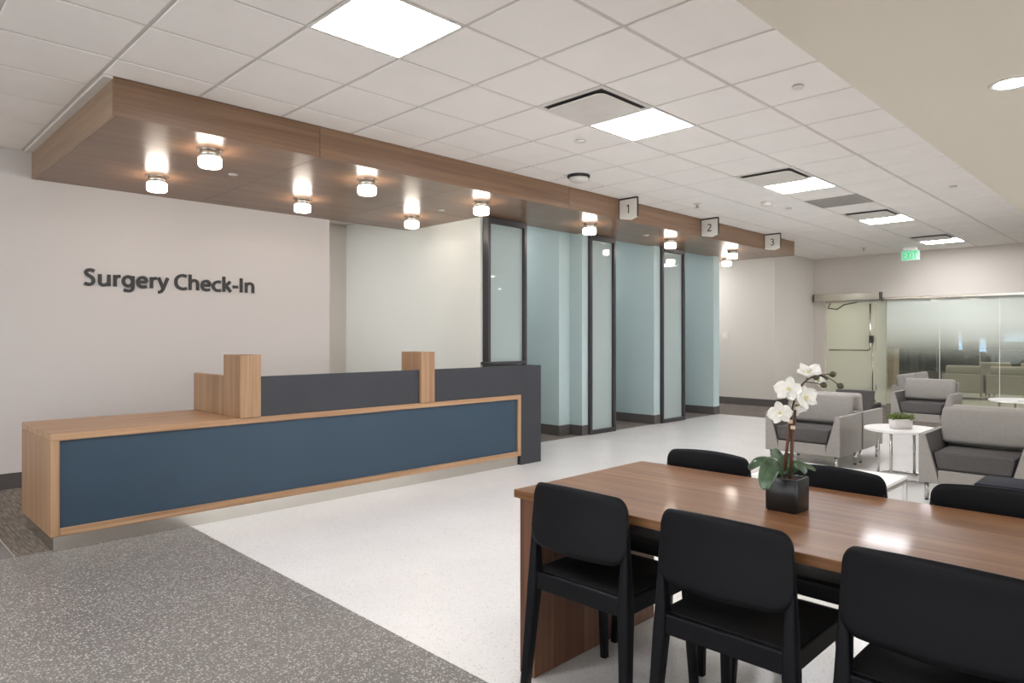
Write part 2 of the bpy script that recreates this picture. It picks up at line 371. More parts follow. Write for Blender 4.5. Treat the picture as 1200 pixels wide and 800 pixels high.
window_wall(6, 'y', YB, Y_WALL, XB, 'rear'); window_wall(7, 'x', XB, X_END, YB, 'right')

# ------------------------------------------------------------------ ceiling: slab, grid lines, tiles
T, YO = .61, .59
ceil = struct('ceiling', B(XB, X_END+.16, 1.30, 9.3, CEIL+.004, CEIL+.12), 'grid', 'white suspended ceiling of square tiles')
struct('ceiling', B(X_END+.16, 25, YB, 9.3, CEIL, CEIL+.12), 'gyp', 'plain lobby ceiling behind the glass wall')
struct('ceiling', B(XB, X_END, YB, 1.337, 2.75, CEIL+.02), 'gyp', 'smooth lowered plaster soffit beside the tiled ceiling')
LIGHTS = [(-7, 4), (-2, 4), (3, 4), (7, 4), (12, 4), (17, 4), (22, 4)]
DIFF = [(6, 4), (11, 4), (16, 4), (21, 4)]
GRILLE = (14, 4)
tile_cache = {}
def tile_mesh(dx, dy):
    k = (round(dx, 3), round(dy, 3))
    if k not in tile_cache:
        bm = bmesh.new(); g = .011; h = .006; e = .005
        x, y = dx/2-g, dy/2-g
        a = [bm.verts.new(p) for p in ((-x, -y, h), (x, -y, h), (x, y, h), (-x, y, h))]
        b = [bm.verts.new(p) for p in ((-x+e, -y+e, 0), (x-e, -y+e, 0), (x-e, y-e, 0), (-x+e, y-e, 0))]
        bm.faces.new(b[::-1])
        for i in range(4): bm.faces.new((a[i], a[(i+1) % 4], b[(i+1) % 4], b[i]))
        bmesh.ops.recalc_face_normals(bm, faces=bm.faces)
        me = bpy.data.meshes.new('ceiling_tile'); bm.to_mesh(me); bm.free(); me.materials.append(M['tile']); tile_cache[k] = me
    return tile_cache[k]
for n in range(-8, 25):
    for m_ in range(1, 13):
        x0, x1 = n*T, (n+1)*T; y0, y1 = (m_+YO)*T, (m_+1+YO)*T
        if (n, m_) in LIGHTS or (n, m_) in DIFF or (n, m_) == GRILLE: continue
        y0 = max(y0, 1.337)
        if x1 > X_END: x1 = X_END
        if n >= 2: y1 = min(y1, Y_CAN0) if n < 19 else min(y1, 5.78 if n >= 21 else 9.1)
        else: y1 = min(y1, Y_WALL)
        if n < -2: continue
        if y1-y0 < .04 or x1-x0 < .04: continue
        o = bpy.data.objects.new('ceiling_tile', tile_mesh(x1-x0, y1-y0)); COL.objects.link(o)
        o.parent = ceil; o.location = Vector(((x0+x1)/2, (y0+y1)/2, CEIL-.004)) - W[ceil.name]
struct('trim_2', B(1.235, X_CAN0, Y_CAN0, Y_WALL, CEIL-.016, CEIL+.004), 'trimw', 'white edge trim between canopy end and ceiling tiles')

# ------------------------------------------------------------------ wooden canopy
can = empty('ceiling_canopy', (6.6, 5.5, Z_CAN), 'long brown wood veneer canopy dropped below the tiled ceiling over the reception desk', 'canopy')
fx = [X_CAN0, 2.77, 5.86, 8.95, X_CAN1]
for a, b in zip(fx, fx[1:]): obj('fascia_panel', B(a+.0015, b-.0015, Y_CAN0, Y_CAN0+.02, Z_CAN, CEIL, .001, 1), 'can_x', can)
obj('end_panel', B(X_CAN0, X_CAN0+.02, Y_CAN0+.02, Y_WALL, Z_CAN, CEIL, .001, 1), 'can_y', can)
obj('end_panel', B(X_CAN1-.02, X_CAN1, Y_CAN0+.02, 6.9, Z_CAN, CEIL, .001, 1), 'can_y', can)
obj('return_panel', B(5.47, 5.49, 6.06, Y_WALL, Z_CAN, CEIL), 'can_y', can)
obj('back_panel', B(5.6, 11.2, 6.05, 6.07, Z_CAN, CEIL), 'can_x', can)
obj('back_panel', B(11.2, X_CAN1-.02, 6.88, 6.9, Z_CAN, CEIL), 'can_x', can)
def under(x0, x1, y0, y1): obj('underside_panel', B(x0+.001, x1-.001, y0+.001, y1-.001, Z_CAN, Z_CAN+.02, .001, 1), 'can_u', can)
ux = [X_CAN0+.02, 2.77, 4.32, 5.47]
for a, b in zip(ux, ux[1:]):
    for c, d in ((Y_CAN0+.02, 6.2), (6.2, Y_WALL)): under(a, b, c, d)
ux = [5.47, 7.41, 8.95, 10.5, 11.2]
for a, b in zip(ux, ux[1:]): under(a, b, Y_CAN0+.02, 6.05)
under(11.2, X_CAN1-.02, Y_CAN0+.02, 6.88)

# ------------------------------------------------------------------ booth frames (windows)
def booth(i, x0, x1, rail):
    y0, y1 = Y_BOOTH-.05, Y_BOOTH+.05
    r = empty('window_%d' % i, ((x0+x1)/2, Y_BOOTH, 0), ['', 'dark framed glass sidelight beside the mint partition', 'dark framed full-height sidelight of the second booth', 'dark framed full-height sidelight of the third booth'][i], None, None, 'structure')
    zt = Z_CAN-.005
    obj('frame_stile', B(x0, x0+.045, y0, y1, 0, zt, .003, 1), 'dframe', r)
    obj('frame_stile', B(x1-.045, x1, y0, y1, 0, zt, .003, 1), 'dframe', r)
    obj('frame_head', B(x0+.045, x1-.045, y0, y1, zt-.07, zt, .003, 1), 'dframe', r)
    obj('frame_sill', B(x0+.045, x1-.045, y0, y1, 0, .06, .003, 1), 'dframe', r)
    if rail:
        obj('middle_rail', B(x0-.03, x1-.045, y0-.02, y1, 1.03, 1.065, .003, 1), 'dframe', r)
        obj('glass_pane', B(x0+.045, x1-.045, Y_BOOTH-.004, Y_BOOTH+.004, 1.065, zt-.07), 'glass', r)
        obj('glass_pane', B(x0+.045, x1-.045, Y_BOOTH-.004, Y_BOOTH+.004, .06, 1.03), 'glass', r)
    else:
        obj('glass_pane', B(x0+.045, x1-.045, Y_BOOTH-.004, Y_BOOTH+.004, .06, zt-.07), 'glass', r)
booth(1, 5.52, 6.19, True); booth(2, 7.47, 8.06, False); booth(3, 9.29, 9.97, False)

# ------------------------------------------------------------------ glass end wall, door
gw = empty('window_4', (X_END+.05, 2.4, 0), 'tall glass partition with film fading from frosted above to clear below', None, None, 'structure')
ys = [4.36, 3.43, 2.48, 1.45, .2]
for a, b in zip(ys, ys[1:]): obj('glass_pane', B(X_END+.045, X_END+.057, b+.006, a-.006, .03, Z_GL-.05), 'frost', gw)
obj('header_rail', B(X_END-.02, X_END+.1, .2, 4.40, Z_GL-.05, Z_GL, .004, 1), 'steel', gw)
obj('floor_channel', B(X_END+.03, X_END+.07, .2, 4.36, 0, .03), 'steel', gw)
for y in ys[1:-1]: obj('joint_strip', B(X_END+.043, X_END+.059, y-.005, y+.005, .03, Z_GL-.05), 'white_lam', gw)
obj('glass_fin', B(X_END+.0, X_END+.09, 4.36, 4.375, 0, Z_GL-.05), 'doorglass', gw)
dr = empty('door_1', (X_END+.05, 5.0, 0), 'frameless glass door with bent metal push bar under a box operator', None, None, 'structure')
leaf = obj('door_leaf', B(X_END+.044, X_END+.058, 4.56, 5.53, .10, Z_GL-.08), 'doorglass', dr)
obj('bottom_rail', B(X_END+.035, X_END+.067, 4.56, 5.53, .015, .10, .003, 1), 'steel', dr)
obj('top_rail', B(X_END+.03, X_END+.07, 4.45, 5.55, Z_GL-.08, Z_GL, .003, 1), 'steel', dr)
obj('side_glass', B(X_END+.044, X_END+.058, 4.38, 4.545, .02, Z_GL-.08), 'doorglass', dr)
obj('closer_arm', tube([(X_END-.04, 5.42, 2.08), (X_END-.10, 5.44, 1.98), (X_END-.06, 5.28, 1.95), (X_END-.02, 5.15, 2.05), (X_END-.01, 4.9, 2.09)], .013, 8), 'dframe', dr, True)
pb = [(X_END-.03, 4.64, 2.05), (X_END-.03, 4.64, 1.16)]
for k in range(7):
    a = R(90*k/6); pb.append((X_END-.03, 4.64+.06*(1-math.cos(a)), 1.16-.06*math.sin(a)))
pb.append((X_END-.03, 5.45, 1.10))
obj('push_bar', tube(pb, .016, 10), 'steel', dr, True)
obj('pull_bar', tube([(X_END-.02, 4.60, 1.30), (X_END-.02, 4.60, .12)], .013, 8), 'steel', dr, True)
obj('lock_body', B(X_END-.05, X_END+.04, 4.59, 4.66, 1.25, 1.40, .006, 2), 'dframe', dr)
op = empty('door_operator', (X_END, 5.06, 2.12), 'long brushed metal box operator mounted above the glass door', 'door operator')
obj('housing', B(X_END-.14, X_END, 4.44, 5.72, 2.125, 2.275, .006, 2), 'steel', op)
obj('end_cap', B(X_END-.145, X_END, 4.42, 4.44, 2.12, 2.28, .003, 1), 'dframe', op)
obj('end_cap', B(X_END-.145, X_END, 5.72, 5.74, 2.12, 2.28, .003, 1), 'dframe', op)

# lobby behind the glass
struct('wall_lobby_left', B(X_END+.16, 19.3, 5.78, 5.92, 0, CEIL), 'wall_w', 'cream lobby side wall seen through the glass door')
base('baseboard_lobby', X_END+.16, 19.3, 5.765, 5.78, 'grey baseboard of the lobby side wall')
struct('wall_lobby_recess', B(19.16, 24.0, 7.0, 7.14, 0, CEIL), 'wall_w', 'lobby side wall behind the stone pillar')
struct('wall_lobby_return', B(19.16, 19.3, 5.92, 7.0, 0, CEIL), 'wall_w', 'short return of the lobby side wall')
struct('wall_lobby_back', B(24.0, 24.2, YB, 7.14, 0, CEIL), 'base', 'dark window wall at the far side of the lobby')
struct('wall_lobby_right', B(X_END+.16, 24, YB-.12, YB, 0, CEIL), 'wall_w', 'lobby wall on the far side')
wv = empty('window_5', (23.98, 3, .3), 'dark night-time lobby windows with thin mullions', None, None, 'structure')
for k in range(6):
    y = 6.6-k*1.1
    obj('window_pane', B(23.96, 23.98, y-1.06, y, .35, 2.4), 'nightglass', wv)
    obj('mullion', B(23.94, 23.99, y, y+.04, .3, 2.45), 'steel', wv)
obj('transom', B(23.94, 23.955, 0, 6.64, 1.28, 1.33), 'steel', wv)
for (y, z, hh, ww) in ((4.35, .95, .42, .16), (3.62, 1.25, .3, .45), (4.9, 1.0, .5, .1)):
    s = empty('wall_monitor', (23.9, y, z), {4.35: 'narrow pale blue glowing screen on the lobby windows', 3.62: 'wide blue screen glowing on the dark lobby windows', 4.9: 'slim upright blue screen near the stone pillar'}[y], 'screen')
    obj('screen', B(23.90, 23.91, y-ww/2, y+ww/2, z, z+hh), 'screen', s)
    obj('casing', B(23.91, 23.955, y-ww/2-.02, y+ww/2+.02, z-.02, z+hh+.02, .004, 1), 'dframe', s)
sp = empty('stone_pillar', (20.6, 6.0, 0), 'tan ledgestone pillar seen through the clear lower glass', 'pillar')
obj('core', B(20.42, 20.9, 5.74, 6.24, 0, 2.9), 'stone', sp)
z = 0; k = 0
while z < 2.88:
    h = random.choice((.12, .16, .2)); h = min(h, 2.9-z); y = 5.72
    while y < 6.25:
        wd = min(random.choice((.16, .24, .32)), 6.26-y)
        if wd > .03: obj('stone', B(20.38+random.uniform(-.015, .015), 20.43, y+.005, y+wd-.005, z+.005, z+h-.005, .006, 1), 'stone', sp)
        y += wd
    z += h

# ------------------------------------------------------------------ reception desk
dk = empty('reception_desk', (3.2, 5.5, 0), 'long oak framed reception desk with blue front panel and charcoal screens', 'reception desk')
YF, YR, ZB, ZT = 5.04, 5.95, .10, .748
XL, XR, XE = .965, 5.18, 5.50
b = .004
obj('counter_top', B(XL, XR, YF, YR, ZT-.045, ZT, b, 1), 'oak_x', dk)
obj('end_panel', B(XL, XL+.05, YF, YR, ZB, ZT-.045, b, 1), 'oak_z', dk)
obj('front_stile', B(XR-.05, XR, YF, YF+.05, ZB, ZT-.045, b, 1), 'oak_z', dk)
obj('front_rail', B(XL+.05, XR-.05, YF, YF+.05, ZB, ZB+.05, b, 1), 'oak_x', dk)
obj('front_panel', B(XL+.05, XR-.05, YF+.018, YF+.04, ZB+.05, ZT-.045), 'blue', dk)
obj('kick_plate', B(XL+.03, XR-.02, YF+.035, YF+.05, 0, ZB), 'steel', dk)
obj('kick_plate', B(XL+.02, XL+.03, YF+.035, YR-.05, 0, ZB), 'steel', dk)
# charcoal screens
obj('screen_panel', B(2.318, 3.846, YF+.018, YF+.06, ZT, 1.055, .002, 1), 'char', dk)
obj('screen_panel', prism([(4.004, ZT), (XR, ZT), (XR, 0), (XE, 0), (XE, 1.055), (4.004, 1.055)], 'y', YF+.012, YF+.06), 'char', dk)
obj('end_screen', B(XE-.045, XE, YF+.06, YR, 0, 1.055, .002, 1), 'char', dk)
for x0, x1 in ((2.158, 2.318), (3.845, 4.005)): obj('post', B(x0, x1, YF-.012, 5.34, ZT, 1.222, b, 1), 'oak_z', dk)
obj('side_screen', B(2.158, 2.20, 5.34, YR+.005, ZT, 1.058, b, 1), 'oak_z', dk)
obj('work_top', B(2.2, XE-.045, 5.34, YR, ZT-.005, ZT+.012), 'oak_x', dk)
obj('back_panel', B(XL+.05, XE-.045, YR-.04, YR-.02, 0, ZT-.045), 'oak_x', dk)

# ------------------------------------------------------------------ lettering
def smooth2(pts, n=5):
    P_ = [Vector(p) for p in pts]; P_ = [P_[0]]+P_+[P_[-1]]; out = []
    for i in range(1, len(P_)-2):
        a, b_, c, d = P_[i-1:i+3]
        for k in range(n):
            t_ = k/n; out.append(.5*((2*b_)+(c-a)*t_+(2*a-5*b_+4*c-d)*t_*t_+(3*b_-a-3*c+d)*t_**3))
    return out+[P_[-2]]
def ell2(cx, cy, rx, ry): return [(cx+rx*math.cos(R(15*k)), cy+ry*math.sin(R(15*k))) for k in range(25)]
# strokes in 1/1000 em: (curved?, centre line points), and advance width
GL = {
 'S': (520, [(1, [(432, 588), (350, 628), (262, 637), (168, 612), (124, 538), (152, 452), (250, 385), (352, 318), (398, 205), (365, 95), (270, 42), (175, 40), (68, 84)])]),
 'u': (573, [(0, [(455, 484), (455, 0)]), (1, [(118, 484), (118, 300), (119, 160), (150, 70), (230, 38), (320, 48), (400, 95), (452, 170)])]),
 'r': (351, [(0, [(118, 484), (118, 0)]), (1, [(118, 260), (145, 370), (215, 430), (330, 436)])]),
 'g': (581, [(0, ell2(272, 245, 182, 200)), (1, [(462, 484), (462, 240), (460, 0), (430, -105), (340, -158), (230, -160), (105, -122)])]),
 'e': (520, [(0, [(84, 248), (440, 248)]), (1, [(438, 248), (425, 345), (360, 425), (268, 446), (150, 405), (90, 310), (84, 225), (112, 118), (195, 50), (310, 38), (440, 62)])]),
 'y': (502, [(0, [(58, 484), (248, 20)]), (1, [(446, 484), (350, 240), (262, 20), (200, -90), (125, -148), (40, -163)])]),
 'C': (595, [(1, [(552, 598), (470, 630), (380, 637), (240, 602), (130, 500), (86, 340), (125, 178), (235, 72), (370, 37), (465, 43), (556, 76)])]),
 'h': (571, [(0, [(118, 705), (118, 0)]), (1, [(118, 300), (160, 390), (240, 440), (335, 442), (415, 400), (450, 310), (452, 180), (452, 0)])]),
 'n': (573, [(0, [(118, 484), (118, 0)]), (1, [(118, 300), (160, 390), (240, 440), (335, 442), (417, 400), (452, 310), (454, 180), (454, 0)])]),
 'c': (459, [(1, [(428, 428), (350, 446), (265, 440), (150, 385), (90, 290), (90, 190), (150, 88), (250, 40), (345, 38), (430, 64)])]),
 'k': (511, [(0, [(118, 705), (118, 0)]), (0, [(425, 484), (150, 215)]), (0, [(215, 300), (445, 0)])]),
 '-': (315, [(0, [(34, 250), (282, 250)])]),
 'I': (262, [(0, [(131, 674), (131, 0)])]),
 'E': (500, [(0, [(118, 674), (118, 0)]), (0, [(118, 626), (450, 626)]), (0, [(118, 345), (420, 345)]), (0, [(118, 48), (455, 48)])]),
 'X': (570, [(0, [(80, 674), (490, 0)]), (0, [(490, 674), (80, 0)])]),
 'T': (500, [(0, [(250, 626), (250, 0)]), (0, [(30, 626), (470, 626)])]),
 '1': (500, [(0, [(130, 560), (285, 640), (285, 0)])]),
 '2': (500, [(1, [(75, 575), (160, 635), (260, 637), (355, 590), (375, 490), (320, 370), (210, 230), (95, 95), (70, 48)]), (0, [(62, 48), (440, 48)])]),
 '3': (500, [(1, [(80, 600), (180, 638), (290, 625), (360, 550), (345, 440), (265, 365), (170, 350)]), (1, [(170, 350), (300, 338), (390, 260), (390, 150), (310, 55), (190, 36), (65, 75)])]),
}
def ribbon(bm, pts, wd, place, depth):
    pts = [Vector(p) for p in pts]; n = len(pts); L = []; closed = (pts[0]-pts[-1]).length < 1
    for i, p in enumerate(pts):
        a = pts[i-1] if i else (pts[-2] if closed else None); c = pts[i+1] if i < n-1 else (pts[1] if closed else None)
        d0 = (p-a).normalized() if a is not None else (c-p).normalized(); d1 = (c-p).normalized() if c is not None else d0
        t_ = (d0+d1).normalized(); nn = Vector((-t_.y, t_.x)); m_ = wd/2/max(.45, t_.dot(d1)); L.append((p+nn*m_, p-nn*m_))
    V = [[bm.verts.new(place(q.x, q.y, dd)) for q in pr for dd in (0, depth)] for pr in L]
    for a, b_ in zip(V, V[1:]):
        for i0, i1 in ((0, 1), (1, 3), (3, 2), (2, 0)): bm.faces.new((a[i0], a[i1], b_[i1], b_[i0]))
    if closed: return
    bm.faces.new((V[0][0], V[0][2], V[0][3], V[0][1])); bm.faces.new((V[-1][0], V[-1][1], V[-1][3], V[-1][2]))
def glyph(ch, place, wd, depth, bm=None):
    bm = bm or bmesh.new()
    for i, (cv, pts) in enumerate(GL[ch][1]):
        nb = bmesh.new(); ribbon(nb, smooth2(pts) if cv else pts, wd, place, depth*(1+.06*i)); bmesh.ops.recalc_face_normals(nb, faces=nb.faces); join(bm, nb)
    return bm
lt = empty('wall_lettering', (2.53, Y_WALL, 1.85), 'dark grey raised letters reading Surgery Check-In on the pale wall', 'sign')
EM = .157/674; pen = -40*1.0; KX = 1.665/((sum(GL[c_][0] if c_ != ' ' else 205 for c_ in 'Surgery Check-In')-110)*EM)
for c_ in 'Surgery Check-In':
    if c_ == ' ': pen += 205; continue
    obj('letter', glyph(c_, lambda x, y, d, p_=pen: Vector((1.70+(p_+x)*EM*KX, Y_WALL-.0005-d, 1.857+y*EM)), 132, .016), 'ink', lt); pen += GL[c_][0]

# ------------------------------------------------------------------ numbered blade signs
for num, x in (('1', 6.81), ('2', 8.77), ('3', 10.80)):
    yl, yr, zt, zb = Y_CAN0-.008, Y_CAN0-.262, 3.025, 2.775
    s = empty('blade_sign', (x, Y_CAN0, 2.76), {'1': 'white blade sign with number 1 on the canopy edge, nearest the reception desk', '2': 'white blade sign with number 2, between the two other number signs', '3': 'white blade sign with number 3 close to the bare end of the canopy'}[num], 'sign', 'numbered blade signs')
    obj('face', prism([(yl, zb+.028), (yl, zt), (yr, zt), (yr, zb+.03), (yl-.16, zb)], 'x', x-.012, x+.012), 'signw', s)
    obj('top_cap', B(x-.018, x+.018, yr-.004, yl+.004, zt, zt+.02, .002, 1), 'ink', s)
    obj('edge_strip', B(x-.014, x+.014, yr-.006, yr, zb+.03, zt), 'ink', s)
    obj('bracket', B(x-.018, x+.018, yl, Y_CAN0, zb+.02, zt, .001, 1), 'dframe', s)
    k = .105/674; t = glyph(num, lambda px, py, d: Vector((x-.0122-d, (yl+yr)/2-(px-250)*k, 2.855+py*k)), 92, .002)
    obj('number', t, 'ink', s)

# ------------------------------------------------------------------ ceiling fixtures
li_lab = {3: 'square ceiling light panel over the near end of the wooden canopy', 7: 'square ceiling light panel beside the diffuser by the black-rimmed dome', 12: 'square ceiling light panel next to the grey return grille', 17: 'square ceiling light panel beyond the grey return grille', 22: 'square ceiling light panel beside the exit sign', -2: 'square ceiling light panel behind the near end of the canopy', -7: 'square ceiling light panel at the rear wall'}
for n, m_ in LIGHTS:
    x0, y0 = n*T, (m_+YO)*T
    r = empty('ceiling_light', (x0+T/2, y0+T/2, CEIL), li_lab[n], 'ceiling light', 'square ceiling light panels')
    fb = bmesh.new(); e = .018
    for q in ((x0, x0+T, y0, y0+e), (x0, x0+T, y0+T-e, y0+T), (x0, x0+e, y0+e, y0+T-e), (x0+T-e, x0+T, y0+e, y0+T-e)): B(*q, CEIL-.006, CEIL+.004, bm=fb)
    obj('frame', fb, 'trimw', r)
    obj('diffuser', B(x0+e, x0+T-e, y0+e, y0+T-e, CEIL-.004, CEIL+.003), 'panel', r)
df_lab = {6: 'white square air diffuser by the black-rimmed ceiling dome', 11: 'white square air diffuser before the grey return grille', 16: 'white square air diffuser just past the grey return grille', 21: 'white square air diffuser near the exit sign'}
for n, m_ in DIFF:
    x0, y0 = n*T, (m_+YO)*T; cx, cy = x0+T/2, y0+T/2
    r = empty('air_diffuser', (cx, cy, CEIL), df_lab[n], 'air vent', 'square ceiling diffusers')
    fb = bmesh.new(); e = .035
    for q in ((x0, x0+T, y0, y0+e), (x0, x0+T, y0+T-e, y0+T), (x0, x0+e, y0+e, y0+T-e), (x0+T-e, x0+T, y0+e, y0+T-e)): B(*q, CEIL-.006, CEIL+.004, bm=fb)
    obj('frame', fb, 'trimw', r)
    obj('back_pan', B(x0+e, x0+T-e, y0+e, y0+T-e, CEIL-.001, CEIL+.003), 'darkgap', r)
    obj('plaque', prism(rrect(cx, cy, T/2-.045, T/2-.045, .06, 6), 'z', CEIL-.032, CEIL-.025), 'trimw', r)
x0, y0 = GRILLE[0]*T, (GRILLE[1]+YO)*T
r = empty('return_grille', (x0+T/2, y0+T/2, CEIL), 'flat grey square return air grille in the tiled ceiling', 'air vent')
obj('backing', B(x0+.02, x0+T-.02, y0+.02, y0+T-.02, CEIL-.001, CEIL+.003), 'darkgap', r)
fb = bmesh.new()
for q in ((x0, x0+T, y0, y0+.03), (x0, x0+T, y0+T-.03, y0+T), (x0, x0+.03, y0+.03, y0+T-.03), (x0+T-.03, x0+T, y0+.03, y0+T-.03)): B(*q, CEIL-.008, CEIL+.004, bm=fb)
obj('frame', fb, 'grille', r)
for k in range(18):
    yy = y0+.035+k*.03; obj('blade', B(x0+.03, x0+T-.03, yy, yy+.022, CEIL-.006, CEIL-.002), 'grille', r)

pk = [(2.06, 6.56), (2.06, 5.35), (3.47, 6.56), (3.47, 5.35), (4.89, 6.58), (4.89, 5.35), (6.79, 5.40), (8.68, 5.40), (10.53, 5.38), (11.5, 5.98)]
pl = ['frosted puck light by the lettered wall, closest to the canopy end panel', 'frosted puck light by the canopy front, closest to the canopy end panel', 'second frosted puck light along the lettered wall under the canopy', 'second frosted puck light along the canopy front edge', 'frosted puck light beside the mint partition under the canopy', 'third frosted puck light along the canopy front edge', 'lone frosted puck light in front of the stepped teal divider', 'lone frosted puck light above the third dark glass frame', 'frosted puck light closest to the bare far end of the canopy', 'frosted puck light tucked behind the end wall of the third booth']
for (x, y), lb in zip(pk, pl):
    r = empty('puck_light', (x, y, Z_CAN), lb, 'ceiling light', 'puck lights under the wooden canopy')
    obj('canopy_plate', lathe(x, y, [(0, Z_CAN), (.095, Z_CAN), (.095, Z_CAN-.01), (.08, Z_CAN-.012), (0, Z_CAN-.012)]), 'steel', r)
    obj('collar', lathe(x, y, [(0, Z_CAN-.012), (.074, Z_CAN-.012), (.076, Z_CAN-.015), (.076, Z_CAN-.06), (.07, Z_CAN-.062), (0, Z_CAN-.062)]), 'steel', r, True)
    obj('diffuser', lathe(x, y, [(0, Z_CAN-.063), (.078, Z_CAN-.063), (.083, Z_CAN-.068), (.083, Z_CAN-.125), (.075, Z_CAN-.135), (0, Z_CAN-.137)]), 'puck', r, True)

def downlight(x, y, lb):
    r = empty('recessed_downlight', (x, y, 2.75), lb, 'ceiling light', 'round downlights in the plaster soffit')
    obj('trim_ring', lathe(x, y, [(.082, 2.749), (.105, 2.749), (.105, 2.743), (.095, 2.741), (.082, 2.745)]), 'trimw', r, True)
    obj('lens', lathe(x, y, [(0, 2.747), (.083, 2.747), (.083, 2.749), (0, 2.749)]), 'down', r)
dl = {-1.5: 'farthest from the exit sign', 1.5: 'above the walnut table', 4.58: 'above the blue bench', 7.6: 'behind the large grey armchair', 10.6: 'by the far round table', 13.4: 'closest to the glass partition'}
for x in dl:
    for y in (.70, -2.0): downlight(x, y, ('round recessed downlight in the plaster soffit ' if y > 0 else 'second-row soffit downlight ') + dl[x])

def disc(x, y, z, rad, h, lb, mat='trimw', nm='sprinkler_cover'):
    r = empty(nm, (x, y, z), lb, 'sprinkler', 'flush sprinkler covers')
    obj('cover', lathe(x, y, [(0, z-h), (rad*.9, z-h), (rad, z-h+.003), (rad, z-h+.006), (0, z-h+.006)], 24), mat, r, True)
    obj('shadow_ring', lathe(x, y, [(0, z), (rad*.86, z), (rad*.86, z-h+.006), (0, z-h+.006)], 24), 'grille', r)
def cpt(u, v, zc=CEIL):
    t = (zc-CAM_H)/(HOR-v); a = F_PX*t/math.sqrt(2); q = (u-600)*t/math.sqrt(2); return a+q, a-q
for (u, v, lb) in ((935, 100, 'flush round sprinkler cover in the tile beside the plaster soffit'), (681, 164, 'flush round sprinkler cover between dome and diffuser'), (1117, 217.5, 'flush round sprinkler cover near the far end of the soffit'), (924, 243.5, 'flush round sprinkler cover beside the grey return grille')):
    x, y = cpt(u, v); disc(x, y, CEIL-.004, .042, .014, lb)
for (u, v, lb) in ((273, 203.5, 'small flush cover under the canopy between the first puck lights'), (517, 245.5, 'small flush cover under the canopy by the mint partition'), (757, 275, 'small flush cover under the canopy behind sign number 1')):
    x, y = cpt(u, v, Z_CAN); disc(x, y, Z_CAN, .04, .012, lb)
x, y = cpt(678, 205)
r = empty('ceiling_dome', (x, y, CEIL), 'round white dome with black rim on the ceiling above the canopy', 'ceiling dome')
obj('rim', lathe(x, y, [(0, CEIL-.004), (.115, CEIL-.004), (.12, CEIL-.012), (.115, CEIL-.03), (0, CEIL-.03)]), 'ink', r, True)
obj('dome', lathe(x, y, [(0, CEIL-.03), (.098, CEIL-.03), (.1, CEIL-.04), (.085, CEIL-.065), (.05, CEIL-.078), (0, CEIL-.082)]), 'trimw', r, True)
def sprk(u, v, lb):
    x, y = cpt(u, v); r = empty('fire_sprinkler', (x, y, CEIL), lb, 'sprinkler')
    obj('plate', lathe(x, y, [(0, CEIL-.004), (.045, CEIL-.004), (.045, CEIL-.012), (.02, CEIL-.02), (0, CEIL-.02)], 20), 'trimw', r, True)
    obj('stem', lathe(x, y, [(0, CEIL-.02), (.014, CEIL-.02), (.012, CEIL-.05), (0, CEIL-.05)], 12), 'chrome', r, True)
    obj('deflector', lathe(x, y, [(0, CEIL-.05), (.028, CEIL-.05), (.028, CEIL-.055), (0, CEIL-.055)], 16), 'chrome', r)
sprk(817, 238, 'pendant sprinkler head on a white plate above sign number 2'); sprk(1012, 290, 'pendant sprinkler head between canopy end and exit sign')
x, y = cpt(898, 236)
r = empty('smoke_detector', (x, y, CEIL), 'white smoke detector on the ceiling beside the far light row', 'smoke detector')
obj('mount', lathe(x, y, [(0, CEIL-.004), (.07, CEIL-.004), (.07, CEIL-.016), (0, CEIL-.016)], 24), 'trimw', r)
obj('body', lathe(x, y, [(0, CEIL-.016), (.06, CEIL-.016), (.058, CEIL-.045), (.04, CEIL-.056), (0, CEIL-.058)], 24), 'signw', r, True)
# exit sign
ex, ey0, ey1, ez0, ez1 = 14.2, 3.555, 3.865, 2.795, 2.985
r = empty('exit_sign', (ex, 3.71, ez0), 'lit ceiling sign reading EXIT in green letters', 'exit sign')
obj('face', B(ex-.012, ex+.012, ey0, ey1, ez0, ez1, .003, 1), 'exitface', r)
obj('mount', B(ex-.035, ex+.035, ey0+.04, ey1-.04, ez1, CEIL-.004, .004, 1), 'trimw', r)
k = .145/674; pen = 0; t = bmesh.new()
for c_ in 'EXIT':
    glyph(c_, lambda px, py, d, p_=pen: Vector((ex-.0125-d, 3.84-(p_+px)*k*.62, ez0+.022+py*k)), 120, .003, t); pen += GL[c_][0]
obj('lettering', t, 'green', r)
r = empty('wall_switch', (13.05, 6.82, 1.33), 'small cream wall plate on the corner wall by the third booth', 'switch')
obj('plate', B(13.05, 13.06, 6.74, 6.90, 1.32, 1.47, .003, 1), 'plate', r); obj('rocker', B(13.042, 13.05, 6.79, 6.85, 1.36, 1.43, .003, 1), 'signw', r)
# hidden room lights of the booths, passage and lobby
def panel(x, y, mat, lb, z=CEIL, s=.6):
    r = empty('ceiling_light', (x, y, z), lb, 'ceiling light'); h = s/2
    fb = bmesh.new()
    for q in ((x-h, x+h, y-h, y-h+.02), (x-h, x+h, y+h-.02, y+h), (x-h, x-h+.02, y-h+.02, y+h-.02), (x+h-.02, x+h, y-h+.02, y+h-.02)): B(*q, z-.008, z+.004, bm=fb)
    obj('frame', fb, 'trimw', r); obj('diffuser', B(x-h+.02, x+h-.02, y-h+.02, y+h-.02, z-.006, z+.003), mat, r)
panel(6.4, 7.4, 'bay', 'square light panel inside the first booth'); panel(8.3, 7.4, 'bay', 'square light panel inside the second booth'); panel(10.15, 7.4, 'bay', 'square light panel inside the third booth')
panel(3.6, 8.35, 'pass', 'square light panel over the passage behind the lettered wall'); panel(12.2, 7.6, 'panel', 'square light panel over the corridor past the booths')
